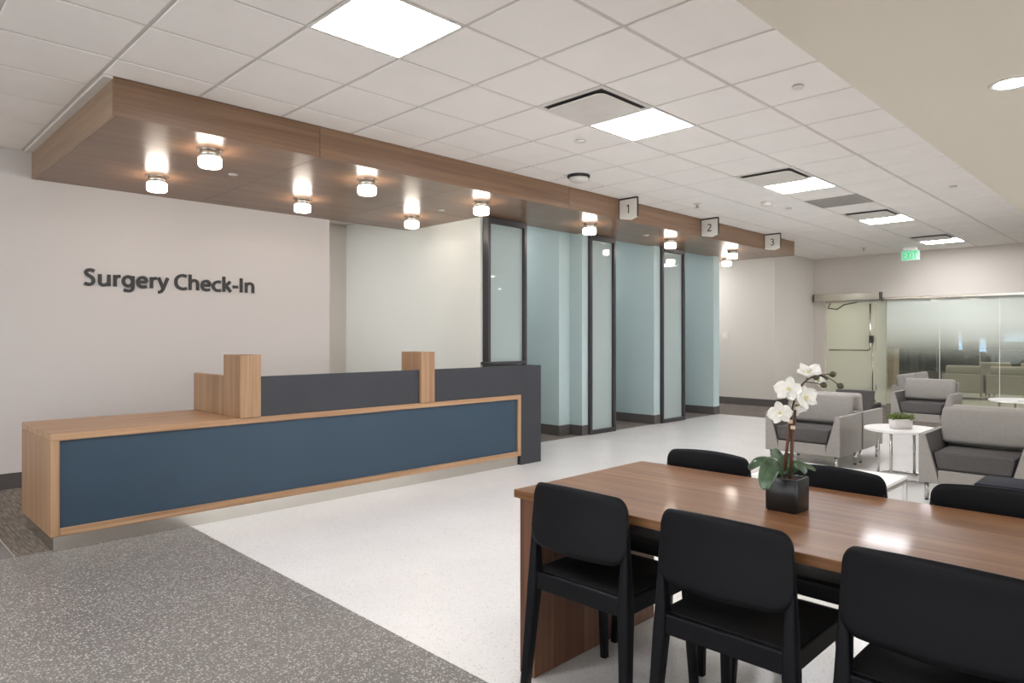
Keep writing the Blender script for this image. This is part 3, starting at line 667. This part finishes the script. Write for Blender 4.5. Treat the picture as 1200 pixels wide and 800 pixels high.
for (x, y, lb) in ((17, 4.6, 'lobby light panel nearest the glass door'), (17, 1.6, 'lobby light panel by the glass partition'), (20.5, 3.6, 'lobby light panel over the lobby chairs'), (20.5, 0, 'lobby light panel by the far lobby wall')): panel(x, y, 'lobbyl', lb)

# ------------------------------------------------------------------ dining table
tbx0, tbx1, tby1, tby0, tz = 1.94, 2.84, 1.93, .04, .742
dt = empty('dining_table', ((tbx0+tbx1)/2, (tby0+tby1)/2, 0), 'glossy walnut table with solid panel ends under the potted orchid', 'table')
obj('table_top', B(tbx0, tbx1, tby0, tby1, tz-.032, tz, .003, 2), 'walnut_y', dt)
for y0_ in (tby1-.085, tby0+.005):
    obj('end_panel', B(tbx0+.03, 2.275, y0_, y0_+.08, 0, tz-.032, .002, 1), 'walnut_z', dt)
    obj('end_panel', B(2.279, tbx1-.02, y0_, y0_+.08, 0, tz-.032, .002, 1), 'walnut_z', dt)
obj('apron_rail', B(2.36, 2.42, tby0+.09, tby1-.09, tz-.13, tz-.032, .002, 1), 'walnut_y', dt)

# ------------------------------------------------------------------ black dining chair (front = +x in its own frame)
def make_chair():
    r = empty('dining_chair', (0, 0, 0))
    hw, ZS = .215, .482
    def sec(x, y, z, a, b_): return [(p[0], p[1], z) for p in rrect(x, y, a, b_, min(a, b_)*.45, 3)]
    def xr(z):    # rear leg line
        return -.235+(z/.44)*.035 if z < .44 else -.2+(z-.44)*.012
    def half(z_): return hw+.013-.018*max(0, z_-.44)/.38
    DEP = [(.44, .025), (.52, .021), (.60, .016), (.68, .011), (.74, .007), (.82, .006)]
    def dep(z_):
        for (z0_, d0_), (z1_, d1_) in zip(DEP, DEP[1:]):
            if z_ <= z1_: return d0_+(d1_-d0_)*(z_-z0_)/(z1_-z0_)
        return .006
    for s in (-1, 1):
        zs = [0, .12, .25, .36, .42, .46, .52, .60, .68, .74]
        dims = [(.017, .015), (.019, .017), (.021, .019), (.023, .021), (.025, .022), (.025, .021), (.021, .018), (.016, .014), (.011, .010), (.007, .007)]
        L = []
        for z_, (a, b_) in zip(zs, dims):
            yy = s*((hw+.016-.024*min(1, z_/.44)) if z_ < .44 else half(z_)-b_)
            L.append(sec(xr(z_), yy, z_, a, b_))
        obj('leg', loft(L), 'black', r, True)
        L = [sec(.235-.03*z_/.42, s*(hw-.002-.012*z_/.42), z_, .015+.006*z_/.42, .014+.006*z_/.42) for z_ in (0, .14, .28, .42, .47)]
        obj('leg', loft(L), 'black', r, True)
    # apron ring
    ap = bmesh.new()
    B(-.215, -.185, -hw+.02, hw-.02, .412, .478, .006, 2, bm=ap); B(.185, .212, -hw+.03, hw-.03, .415, .478, .006, 2, bm=ap)
    for s in (-1, 1): B(-.19, .195, s*(hw-.012)-.013, s*(hw-.012)+.013, .415, .478, .006, 2, bm=ap)
    obj('apron', ap, 'black', r)
    # seat: slightly dished slab
    bm = bmesh.new(); nx, ny = 14, 14; top = []
    for i in range(nx+1):
        row = []
        for j in range(ny+1):
            a = -1+2*i/nx; c = -1+2*j/ny
            dip = .010*(1-a*a)*(1-c*c)
            row.append(bm.verts.new((.01+a*.205, c*(hw-.006-(.006 if a > .9 else 0)), ZS-dip-(.006 if i == nx else 0))))
        top.append(row)
    for i in range(nx):
        for j in range(ny): bm.faces.new((top[i][j], top[i+1][j], top[i+1][j+1], top[i][j+1]))
    ex_ = bmesh.ops.extrude_face_region(bm, geom=list(bm.faces))
    for v in [g for g in ex_['geom'] if isinstance(g, bmesh.types.BMVert)]: v.co.z = .464
    obj('seat', bm, 'blackseat', r)
    # backrest shell
    bm = bmesh.new(); nu, nv = 36, 14; front = []; back = []; th = .013
    def edge_top(s):
        a = abs(s); rr = .17
        return .82-.012*s*s-(0 if a < 1-rr else .045*(1-math.sqrt(max(0, 1-((a-(1-rr))/rr)**2))))
    def edge_bot(s):
        a = abs(s); return .578+.006*a+(0 if a < .74 else .062*(1-math.sqrt(max(0, 1-((a-.74)/.26)**2))))
    for i in range(nu+1):
        s = -math.cos(math.pi*i/nu) if True else 0
        F_, K_ = [], []
        for j in range(nv+1):
            t_ = j/nv; z_ = edge_bot(s)+(edge_top(s)-edge_bot(s))*t_
            hwz = half(z_)-.001
            x_ = xr(z_)-dep(z_)+th/2-.030*(1-s*s)
            tt = th*(.55 if (j in (0, nv) or i in (0, nu)) else 1)
            F_.append(bm.verts.new((x_+tt/2, s*hwz, z_))); K_.append(bm.verts.new((x_-tt/2, s*hwz, z_)))
        front.append(F_); back.append(K_)
    for i in range(nu):
        for j in range(nv):
            bm.faces.new((front[i][j], front[i+1][j], front[i+1][j+1], front[i][j+1])); bm.faces.new((back[i][j], back[i][j+1], back[i+1][j+1], back[i+1][j]))
        bm.faces.new((front[i][0], back[i][0], back[i+1][0], front[i+1][0])); bm.faces.new((front[i][nv], front[i+1][nv], back[i+1][nv], back[i][nv]))
    for j in range(nv):
        bm.faces.new((front[0][j], front[0][j+1], back[0][j+1], back[0][j])); bm.faces.new((front[nu][j], back[nu][j], back[nu][j+1], front[nu][j+1]))
    obj('backrest', bm, 'black', r, True)
    return r
c0 = make_chair(); first = True
ch_lab = ['black moulded chair at the table corner closest to the grey terrazzo', 'black moulded chair back-on across the table from the orchid pot', 'black moulded chair back-on beside the one facing the orchid pot', 'black moulded chair on the lounge side at the table end near the reception desk', 'black moulded chair on the lounge side directly behind the orchid pot', 'black moulded chair on the lounge side in front of the large grey armchair']
for (x, y, rot), lb in zip(((2.08, 1.548, 0), (2.08, .992, 0), (2.08, .44, 0), (2.70, 1.605, 180), (2.70, 1.05, 180), (2.70, .478, 180)), ch_lab):
    c = c0 if first else copy_tree(c0); first = False
    c.location = (x, y, 0); c.rotation_euler = (0, 0, R(rot)); tag(c, lb, 'chair', 'black chairs around the walnut table')

# ------------------------------------------------------------------ lounge armchair (front = -x in its own frame, origin at centre of footprint)
def make_arm():
    r = empty('lounge_armchair', (0, 0, 0))
    D, Wd, zb, za = .33, .385, .15, .555
    for s in (-1, 1):
        pts = [(s*Wd, zb), (s*Wd, za), (s*(Wd-.045), za), (s*(Wd-.125), .26), (s*(Wd-.15), zb)]
        obj('arm', prism(pts, 'x', -D, D-.02, .006, 2), 'grey_f', r)
        q = [(s*(Wd-.043), za-.004), (s*(Wd-.051), za-.004), (s*(Wd-.131), .265), (s*(Wd-.123), .265)]
        obj('arm_lining', prism(q, 'x', -D+.02, D-.03), 'dark_f', r)
        for x_ in (-D+.045, D-.075):
            lg = tube([(x_, s*(Wd-.05), 0.012), (x_, s*(Wd-.05), zb+.01)], .016, 12); lo = obj('leg', lg, 'chrome', r, True)
            obj('glide', lathe(x_, s*(Wd-.05), [(0, 0), (.014, 0), (.014, .012), (0, .012)], 12), 'rubber', lo)
    obj('base', B(-D, D-.02, -(Wd-.14), Wd-.14, zb, .262, .008, 2), 'grey_f', r)
    bm = prism([(-(Wd-.14), .262), (-(Wd-.135), .268), (-(Wd-.105), .40), (-(Wd-.12), .415), (Wd-.12, .415), (Wd-.105, .40), (Wd-.135, .268), (Wd-.14, .262)], 'x', -D+.015, D-.12, .018, 3)
    obj('seat_cushion', bm, 'dark_f', r, True)
    obj('back_frame', B(D-.06, D, -(Wd-.045), Wd-.045, zb+.02, .56, .01, 2), 'grey_f', r)
    # leaning back cushion
    bm = B(-.065, .065, -(Wd-.06), Wd-.06, 0, .31, .035, 4)
    rot = Matrix.Rotation(R(9), 4, 'Y')
    for v in bm.verts: v.co = rot @ v.co + Vector((D-.17, 0, .435))
    obj('back_cushion', bm, 'grey_f', r, True)
    return r
a0_ = make_arm(); first = True
arms = [
 (7.14+.33, 2.88, 0, 'grey lounge armchair right behind the white orchid blossoms'),
 (7.815+.33, 2.88, 180, 'grey lounge armchair back to back with the one behind the orchid'),
 (6.43+.33, 1.235, 0, 'large grey lounge armchair beside the round white table with succulent'),
 (7.105+.33, 1.235, 180, 'grey lounge armchair back to back with the large one by the succulent'),
 (11.05+.33, 2.76, 0, 'grey lounge armchair standing alone in front of the glass wall'),
 (12.95, 3.25, 90, 'grey lounge armchair turned sideways near the glass partition'),
 (13.76, 3.25, 90, 'grey lounge armchair turned sideways right against the glass partition'),
 (17.9, 3.58, 180, 'lounge armchair behind the glass, back turned, nearest the stone pillar'),
 (17.9, 2.76, 180, 'lounge armchair behind the glass, back turned, next to its twin'),
 (20.9, 3.50, 180, 'second row lobby armchair nearer the stone pillar, behind the glass'),
 (20.9, 2.66, 180, 'second row lobby armchair farther from the stone pillar, behind the glass'),
]
for x, y, rot, lb in arms:
    c = a0_ if first else copy_tree(a0_); first = False
    c.location = (x, y, 0); c.rotation_euler = (0, 0, R(rot)); tag(c, lb, 'armchair', 'second row armchairs in the lobby' if 'second row' in lb else 'grey lounge armchairs')

r = empty('tub_seat', (11.2, 3.6, 0), 'low dark grey tub seat behind the pair of back to back armchairs', 'seat')
obj('back_shell', prism([(3.40, .12), (3.87, .12), (3.90, .56), (3.36, .56)], 'x', 10.98, 11.07, .012, 2), 'dark_f', r)
for s_ in (0, 1): obj('side_shell', B(11.07, 11.42, 3.38+s_*.44, 3.45+s_*.44, .12, .36, .012, 2), 'dark_f', r)
obj('seat_cushion', B(11.07, 11.5, 3.452, 3.818, .12, .34, .02, 3), 'grey_f', r)
for x_ in (11.03, 11.38):
    for y_ in (3.43, 3.84): obj('leg', tube([(x_, y_, 0), (x_, y_, .125)], .015, 10), 'chrome', r, True)

# ------------------------------------------------------------------ round tables
def ring(cx, cy, z, rad, tr, n=40):
    bm = bmesh.new(); rr = []
    for i in range(n):
        a = 2*math.pi*i/n; d = Vector((math.cos(a), math.sin(a), 0))
        rr.append([bm.verts.new(Vector((cx, cy, z))+d*(rad+tr*math.cos(2*math.pi*k/8))+Vector((0, 0, tr*math.sin(2*math.pi*k/8)))) for k in range(8)])
    for i in range(n):
        for k in range(8): bm.faces.new((rr[i][k], rr[(i+1) % n][k], rr[(i+1) % n][(k+1) % 8], rr[i][(k+1) % 8]))
    return bm
def round_table(cx, cy, z, rad, lb):
    r = empty('round_table', (cx, cy, 0), lb, 'side table', 'round white side tables')
    obj('top', lathe(cx, cy, [(0, z), (rad-.004, z), (rad, z-.004), (rad, z-.02), (rad-.01, z-.024), (0, z-.024)], 48), 'white_lam', r)
    obj('base_ring', ring(cx, cy, .012, rad*.74, .011), 'chrome', r, True)
    for a in (135+38, 135-62, 135+120, 135-145):
        d = Vector((math.cos(R(a)), math.sin(R(a)), 0))*rad*.74
        obj('leg', tube([(cx+d.x, cy+d.y, .012), (cx+d.x, cy+d.y, z-.02)], .013, 10), 'chrome', r, True)
round_table(7.33, 1.985, .48, .33, 'round white table with metal legs carrying the potted succulent')
round_table(11.35, 1.62, .515, .38, 'round white table with a magazine behind the large grey armchair')
r = empty('magazine', (11.25, 1.5, .515), 'open white magazine lying on the far round table', 'magazine')
obj('pages', B(11.08, 11.4, 1.40, 1.62, .516, .526, .002, 1), 'paper', r); obj('cover', B(11.07, 11.41, 1.39, 1.63, .515, .5165), 'blue', r)
# white coffee table
r = empty('coffee_table', (4.8, 1.78, 0), 'low white coffee table with square metal frame behind the dining chairs', 'coffee table')
x0, x1, y0, y1, z1 = 4.42, 5.14, 1.36, 2.14, .42
obj('top', B(x0, x1, y0, y1, z1-.02, z1, .002, 1), 'white_lam', r)
fr = bmesh.new()
for q in ((x0, x1, y0, y0+.025), (x0, x1, y1-.025, y1), (x0, x0+.025, y0+.025, y1-.025), (x1-.025, x1, y0+.025, y1-.025)): B(*q, z1-.045, z1-.02, bm=fr)
obj('frame', fr, 'chrome', r)
for x_ in (x0, x1-.025):
    for y_ in (y0, y1-.025): obj('leg', B(x_, x_+.025, y_, y_+.025, 0, z1-.045, .002, 1), 'chrome', r)
# upholstered bench
r = empty('upholstered_bench', (5.24, .5, 0), 'bench with dark blue cushion on a red-brown wooden frame', 'bench')
obj('cushion', B(5.05, 5.42, .03, .97, .40, .445, .018, 3), 'navy', r, True)
obj('frame', B(5.07, 5.40, .05, .96, .30, .40, .004, 1), 'redwood', r)
for x_ in (5.08, 5.34):
    for y_ in (.06, .90): obj('leg', B(x_, x_+.05, y_, y_+.05, 0, .30, .003, 1), 'redwood', r)

# ------------------------------------------------------------------ potted orchid
PX, PY = 2.402, 1.018
po = empty('potted_orchid', (PX, PY, tz), 'white moth orchid in a square black pot on the walnut table', 'potted plant')
hp, pz0, pz1 = .057, tz, tz+.116
bm = bmesh.new()
pot = loft([[(p[0], p[1], z_) for p in rrect(PX, PY, h_, h_, .008, 3)] for h_, z_ in ((.052, pz0), (.056, pz0+.004), (hp, pz1-.003), (hp-.003, pz1), (hp-.007, pz1), (hp-.008, pz1-.012))])
obj('pot', pot, 'potblack', po, True)
obj('soil', prism(rrect(PX, PY, hp-.008, hp-.008, .006, 2), 'z', pz1-.03, pz1-.011), 'soil', po)
RT = Vector((1, -1, 0))/math.sqrt(2); FW = Vector((1, 1, 0))/math.sqrt(2); TP = .00293
def op_(u, v, d=0.0):      # point on the upright plane through the pot, d metres further from the viewer
    p = Vector((PX, PY, 0)) + RT*((u-925)*TP) + FW*d
    return Vector((p.x, p.y, CAM_H-(v-HOR)*TP))
def curve(pts, n=6):
    out = []; P_ = [pts[0]]+list(pts)+[pts[-1]]
    for i in range(1, len(P_)-2):
        for k in range(n):
            t_ = k/n; a, b_, c, d = P_[i-1], P_[i], P_[i+1], P_[i+2]
            out.append(.5*((2*b_)+(c-a)*t_+(2*a-5*b_+4*c-d)*t_*t_+(3*b_-a-3*c+d)*t_**3))
    out.append(pts[-1]); return out
obj('stake', tube([op_(922, 566, .01), op_(930, 481, .0)], .0055, 8), 'stake', po, True)
obj('stake', tube([op_(927, 566, -.01), op_(934, 483, -.005)], .0050, 8), 'stake', po, True)
for u, v in ((928, 497), (931, 504)): obj('clip', lathe(op_(u, v, -.006).x, op_(u, v, -.006).y, [(0, op_(u, v).z-.006), (.008, op_(u, v).z-.006), (.008, op_(u, v).z+.006), (0, op_(u, v).z+.006)], 10), 'plug', po)
obj('flower_spray', tube(curve([op_(929, 560), op_(930, 500), op_(931, 482), op_(935, 468), op_(938, 458, -.01), op_(942, 450, -.02), op_(950, 444, -.02), op_(963, 441, -.01), op_(974, 446)]), .0032, 8), 'spray', po, True)
for a, b_, c in (((931, 482), (926, 488), (921, 486)), ((935, 468), (931, 462), (930, 457)), ((934, 478), (940, 475), (945, 472)), ((947, 446), (947, 440), (949, 437)), ((944, 449), (955, 450), (963, 452)), ((957, 442), (966, 440), (975, 439)), ((968, 441), (977, 447), (985, 453))):
    obj('flower_stalk', tube(curve([op_(*a, -.01), op_(*b_, -.02), op_(*c, -.02)], 4), .0018, 6), 'spray', po, True)
def petal(c, ax, out_, L, wd, cup, nm, par, mat='petal'):
    """petal from c along ax, width wd, cupped toward out_"""
    ax = ax.normalized(); out_ = out_.normalized(); sd = ax.cross(out_).normalized()
    bm = bmesh.new(); nu, nv = 7, 4; g = []
    for i in range(nu+1):
        t_ = i/nu; wv_ = wd*(math.sin(math.pi*min(1, t_*.93+.07))**.65)
        row = []
        for j in range(-nv, nv+1):
            s = j/nv
            row.append(bm.verts.new(c+ax*(L*t_)+sd*(wv_*s)+out_*(cup*(t_*t_-.35*(1-s*s)*math.sin(math.pi*t_))+.12*wd*math.sin(5*s+7*t_))))
        g.append(row)
    for i in range(nu):
        for j in range(2*nv): bm.faces.new((g[i][j], g[i+1][j], g[i+1][j+1], g[i][j+1]))
    ex_ = bmesh.ops.extrude_face_region(bm, geom=list(bm.faces))
    for v in [q for q in ex_['geom'] if isinstance(q, bmesh.types.BMVert)]: v.co -= out_*.0012
    return obj(nm, bm, mat, par, True)
def flower(u, v, d, nrm, size, roll):
    c = op_(u, v, d); nrm = (RT*nrm[0]+Vector((0, 0, 1))*nrm[1]-FW*nrm[2]).normalized()
    up = Vector((0, 0, 1)); sx_ = up.cross(nrm).normalized(); uy = nrm.cross(sx_).normalized()
    lipo = bmesh.new(); bmesh.ops.create_uvsphere(lipo, u_segments=10, v_segments=6, radius=.16*size)
    for q in lipo.verts: q.co = c+nrm*(.1*size)+sx_*(q.co.x*.8)+uy*(q.co.y*1.0)+nrm*q.co.z
    ctr = obj('flower', lipo, 'lip', po, True)
    for ang, L, wd in ((90, .95, .36), (0, 1.0, .55), (180, 1.0, .55), (-52, .95, .34), (-128, .95, .34)):
        a = R(ang+roll); ax = sx_*math.cos(a)+uy*math.sin(a)
        petal(c, ax+nrm*.12, nrm, L*size, wd*size, .22*size*random.uniform(.4, 1.3), 'petal', ctr)
    petal(c+nrm*.004, -uy*.6+nrm*.7, nrm, .5*size, .18*size, .1*size, 'petal', ctr)
flower(914, 486, -.02, (-.55, .05, .8), .045, 12)
flower(924, 458, -.02, (-.5, .25, .8), .050, -8)
flower(942, 467, -.035, (.35, .1, .95), .048, 20)
flower(938, 478, .02, (.2, -.3, .9), .042, -25)
flower(948, 437, -.02, (-.1, .8, .5), .046, 30)
flower(934, 462, .015, (.1, .1, .9), .040, 40)
flower(964, 448, .02, (.7, .3, .6), .042, -15)
def ell(c, d, L, r_, nm, mat):
    d = d.normalized(); pts = [c+d*(L*(k/6-.5)) for k in range(7)]; obj(nm, tube(pts, [.0012 + r_*math.sin(math.pi*(k+.15)/6.3) for k in range(7)], 10), mat, po, True)
for (u, v, d) in ((977, 439.5, (.9, .2)), (966, 452.5, (.9, -.25)), (986, 453.5, (.8, -.45)), (957, 443, (.9, .1))):
    ell(op_(u, v, -.02), RT*d[0]+Vector((0, 0, d[1])), .026, .0105, 'bud', 'bud')
def leaf_(pts, wd, d):
    P_ = curve([op_(u, v, dd) for (u, v, dd) in pts], 5); bm = bmesh.new(); g = []; n = len(P_)
    for i, p in enumerate(P_):
        tg = (P_[min(i+1, n-1)]-P_[max(i-1, 0)]).normalized(); sd = tg.cross(Vector(d)).normalized(); nn = sd.cross(tg).normalized()
        ww = wd*math.sin(math.pi*(.06+.90*i/(n-1)))**.6
        g.append([bm.verts.new(p+sd*(ww*s/3)+nn*(.12*wd*(abs(s)/3)**1.5)) for s in range(-3, 4)])
    for a, b_ in zip(g, g[1:]):
        for k in range(6): bm.faces.new((a[k], b_[k], b_[k+1], a[k+1]))
    ex_ = bmesh.ops.extrude_face_region(bm, geom=list(bm.faces))
    for v in [q for q in ex_['geom'] if isinstance(q, bmesh.types.BMVert)]: v.co -= Vector(d)*.003
    obj('leaf', bm, 'leaf', po, True)
nv_ = tuple(-FW*.6+Vector((0, 0, .8)))
leaf_([(920, 562, 0), (911, 551, -.03), (898, 547, -.06), (889, 562, -.08), (888, 573, -.085)], .032, tuple(-FW*.8+Vector((0, 0, .6))))
leaf_([(920, 562, .01), (908, 548, .02), (893, 547, .02), (881, 556, .02)], .020, nv_)
leaf_([(922, 562, .0), (917, 545, .02), (913, 532, .03)], .022, tuple(-FW+Vector((0, 0, .1))))
leaf_([(926, 562, .0), (931, 549, -.02), (938, 550, -.03), (943, 558, -.03)], .022, nv_)
leaf_([(927, 562, .0), (938, 553, .01), (950, 552, .01), (961, 557, .01)], .014, nv_)
leaf_([(924, 562, .0), (930, 546, .04), (933, 538, .05)], .016, tuple(-FW+Vector((0, 0, .2))))

# ------------------------------------------------------------------ succulent
SX, SY = 7.28, 1.985
ps = empty('potted_succulent', (SX, SY, .48), 'small green succulent in a pale rectangular planter on the round table', 'potted plant')
rot = Matrix.Rotation(R(-45), 4, 'Z')
bm = loft([[tuple(Vector((SX, SY, z_))+rot @ Vector((p[0], p[1], 0))) for p in rrect(0, 0, a, c, .012, 3)] for a, c, z_ in ((.078, .05, .48), (.083, .055, .488), (.09, .062, .575), (.084, .056, .575), (.083, .055, .565))])
obj('planter', bm, 'ceramic', ps, True)
bm = bmesh.new()
for k in range(90):
    a = random.uniform(-1, 1); c = random.uniform(-1, 1)
    p0 = Vector((SX, SY, .562))+rot @ Vector((a*.075, c*.046, 0)); d = rot @ Vector((a*.9+random.uniform(-.5, .5), c*.9+random.uniform(-.5, .5), random.uniform(.7, 1.4))); d.normalize()
    L = random.uniform(.045, .085); s = d.cross(Vector((random.random(), random.random(), .3))).normalized()*.011
    tube([p0, p0+d*L*.5+s*.2, p0+d*L], [.005, .012, .002], 5, bm)
tag(obj('foliage', bm, 'succ', ps, True), kind='stuff')
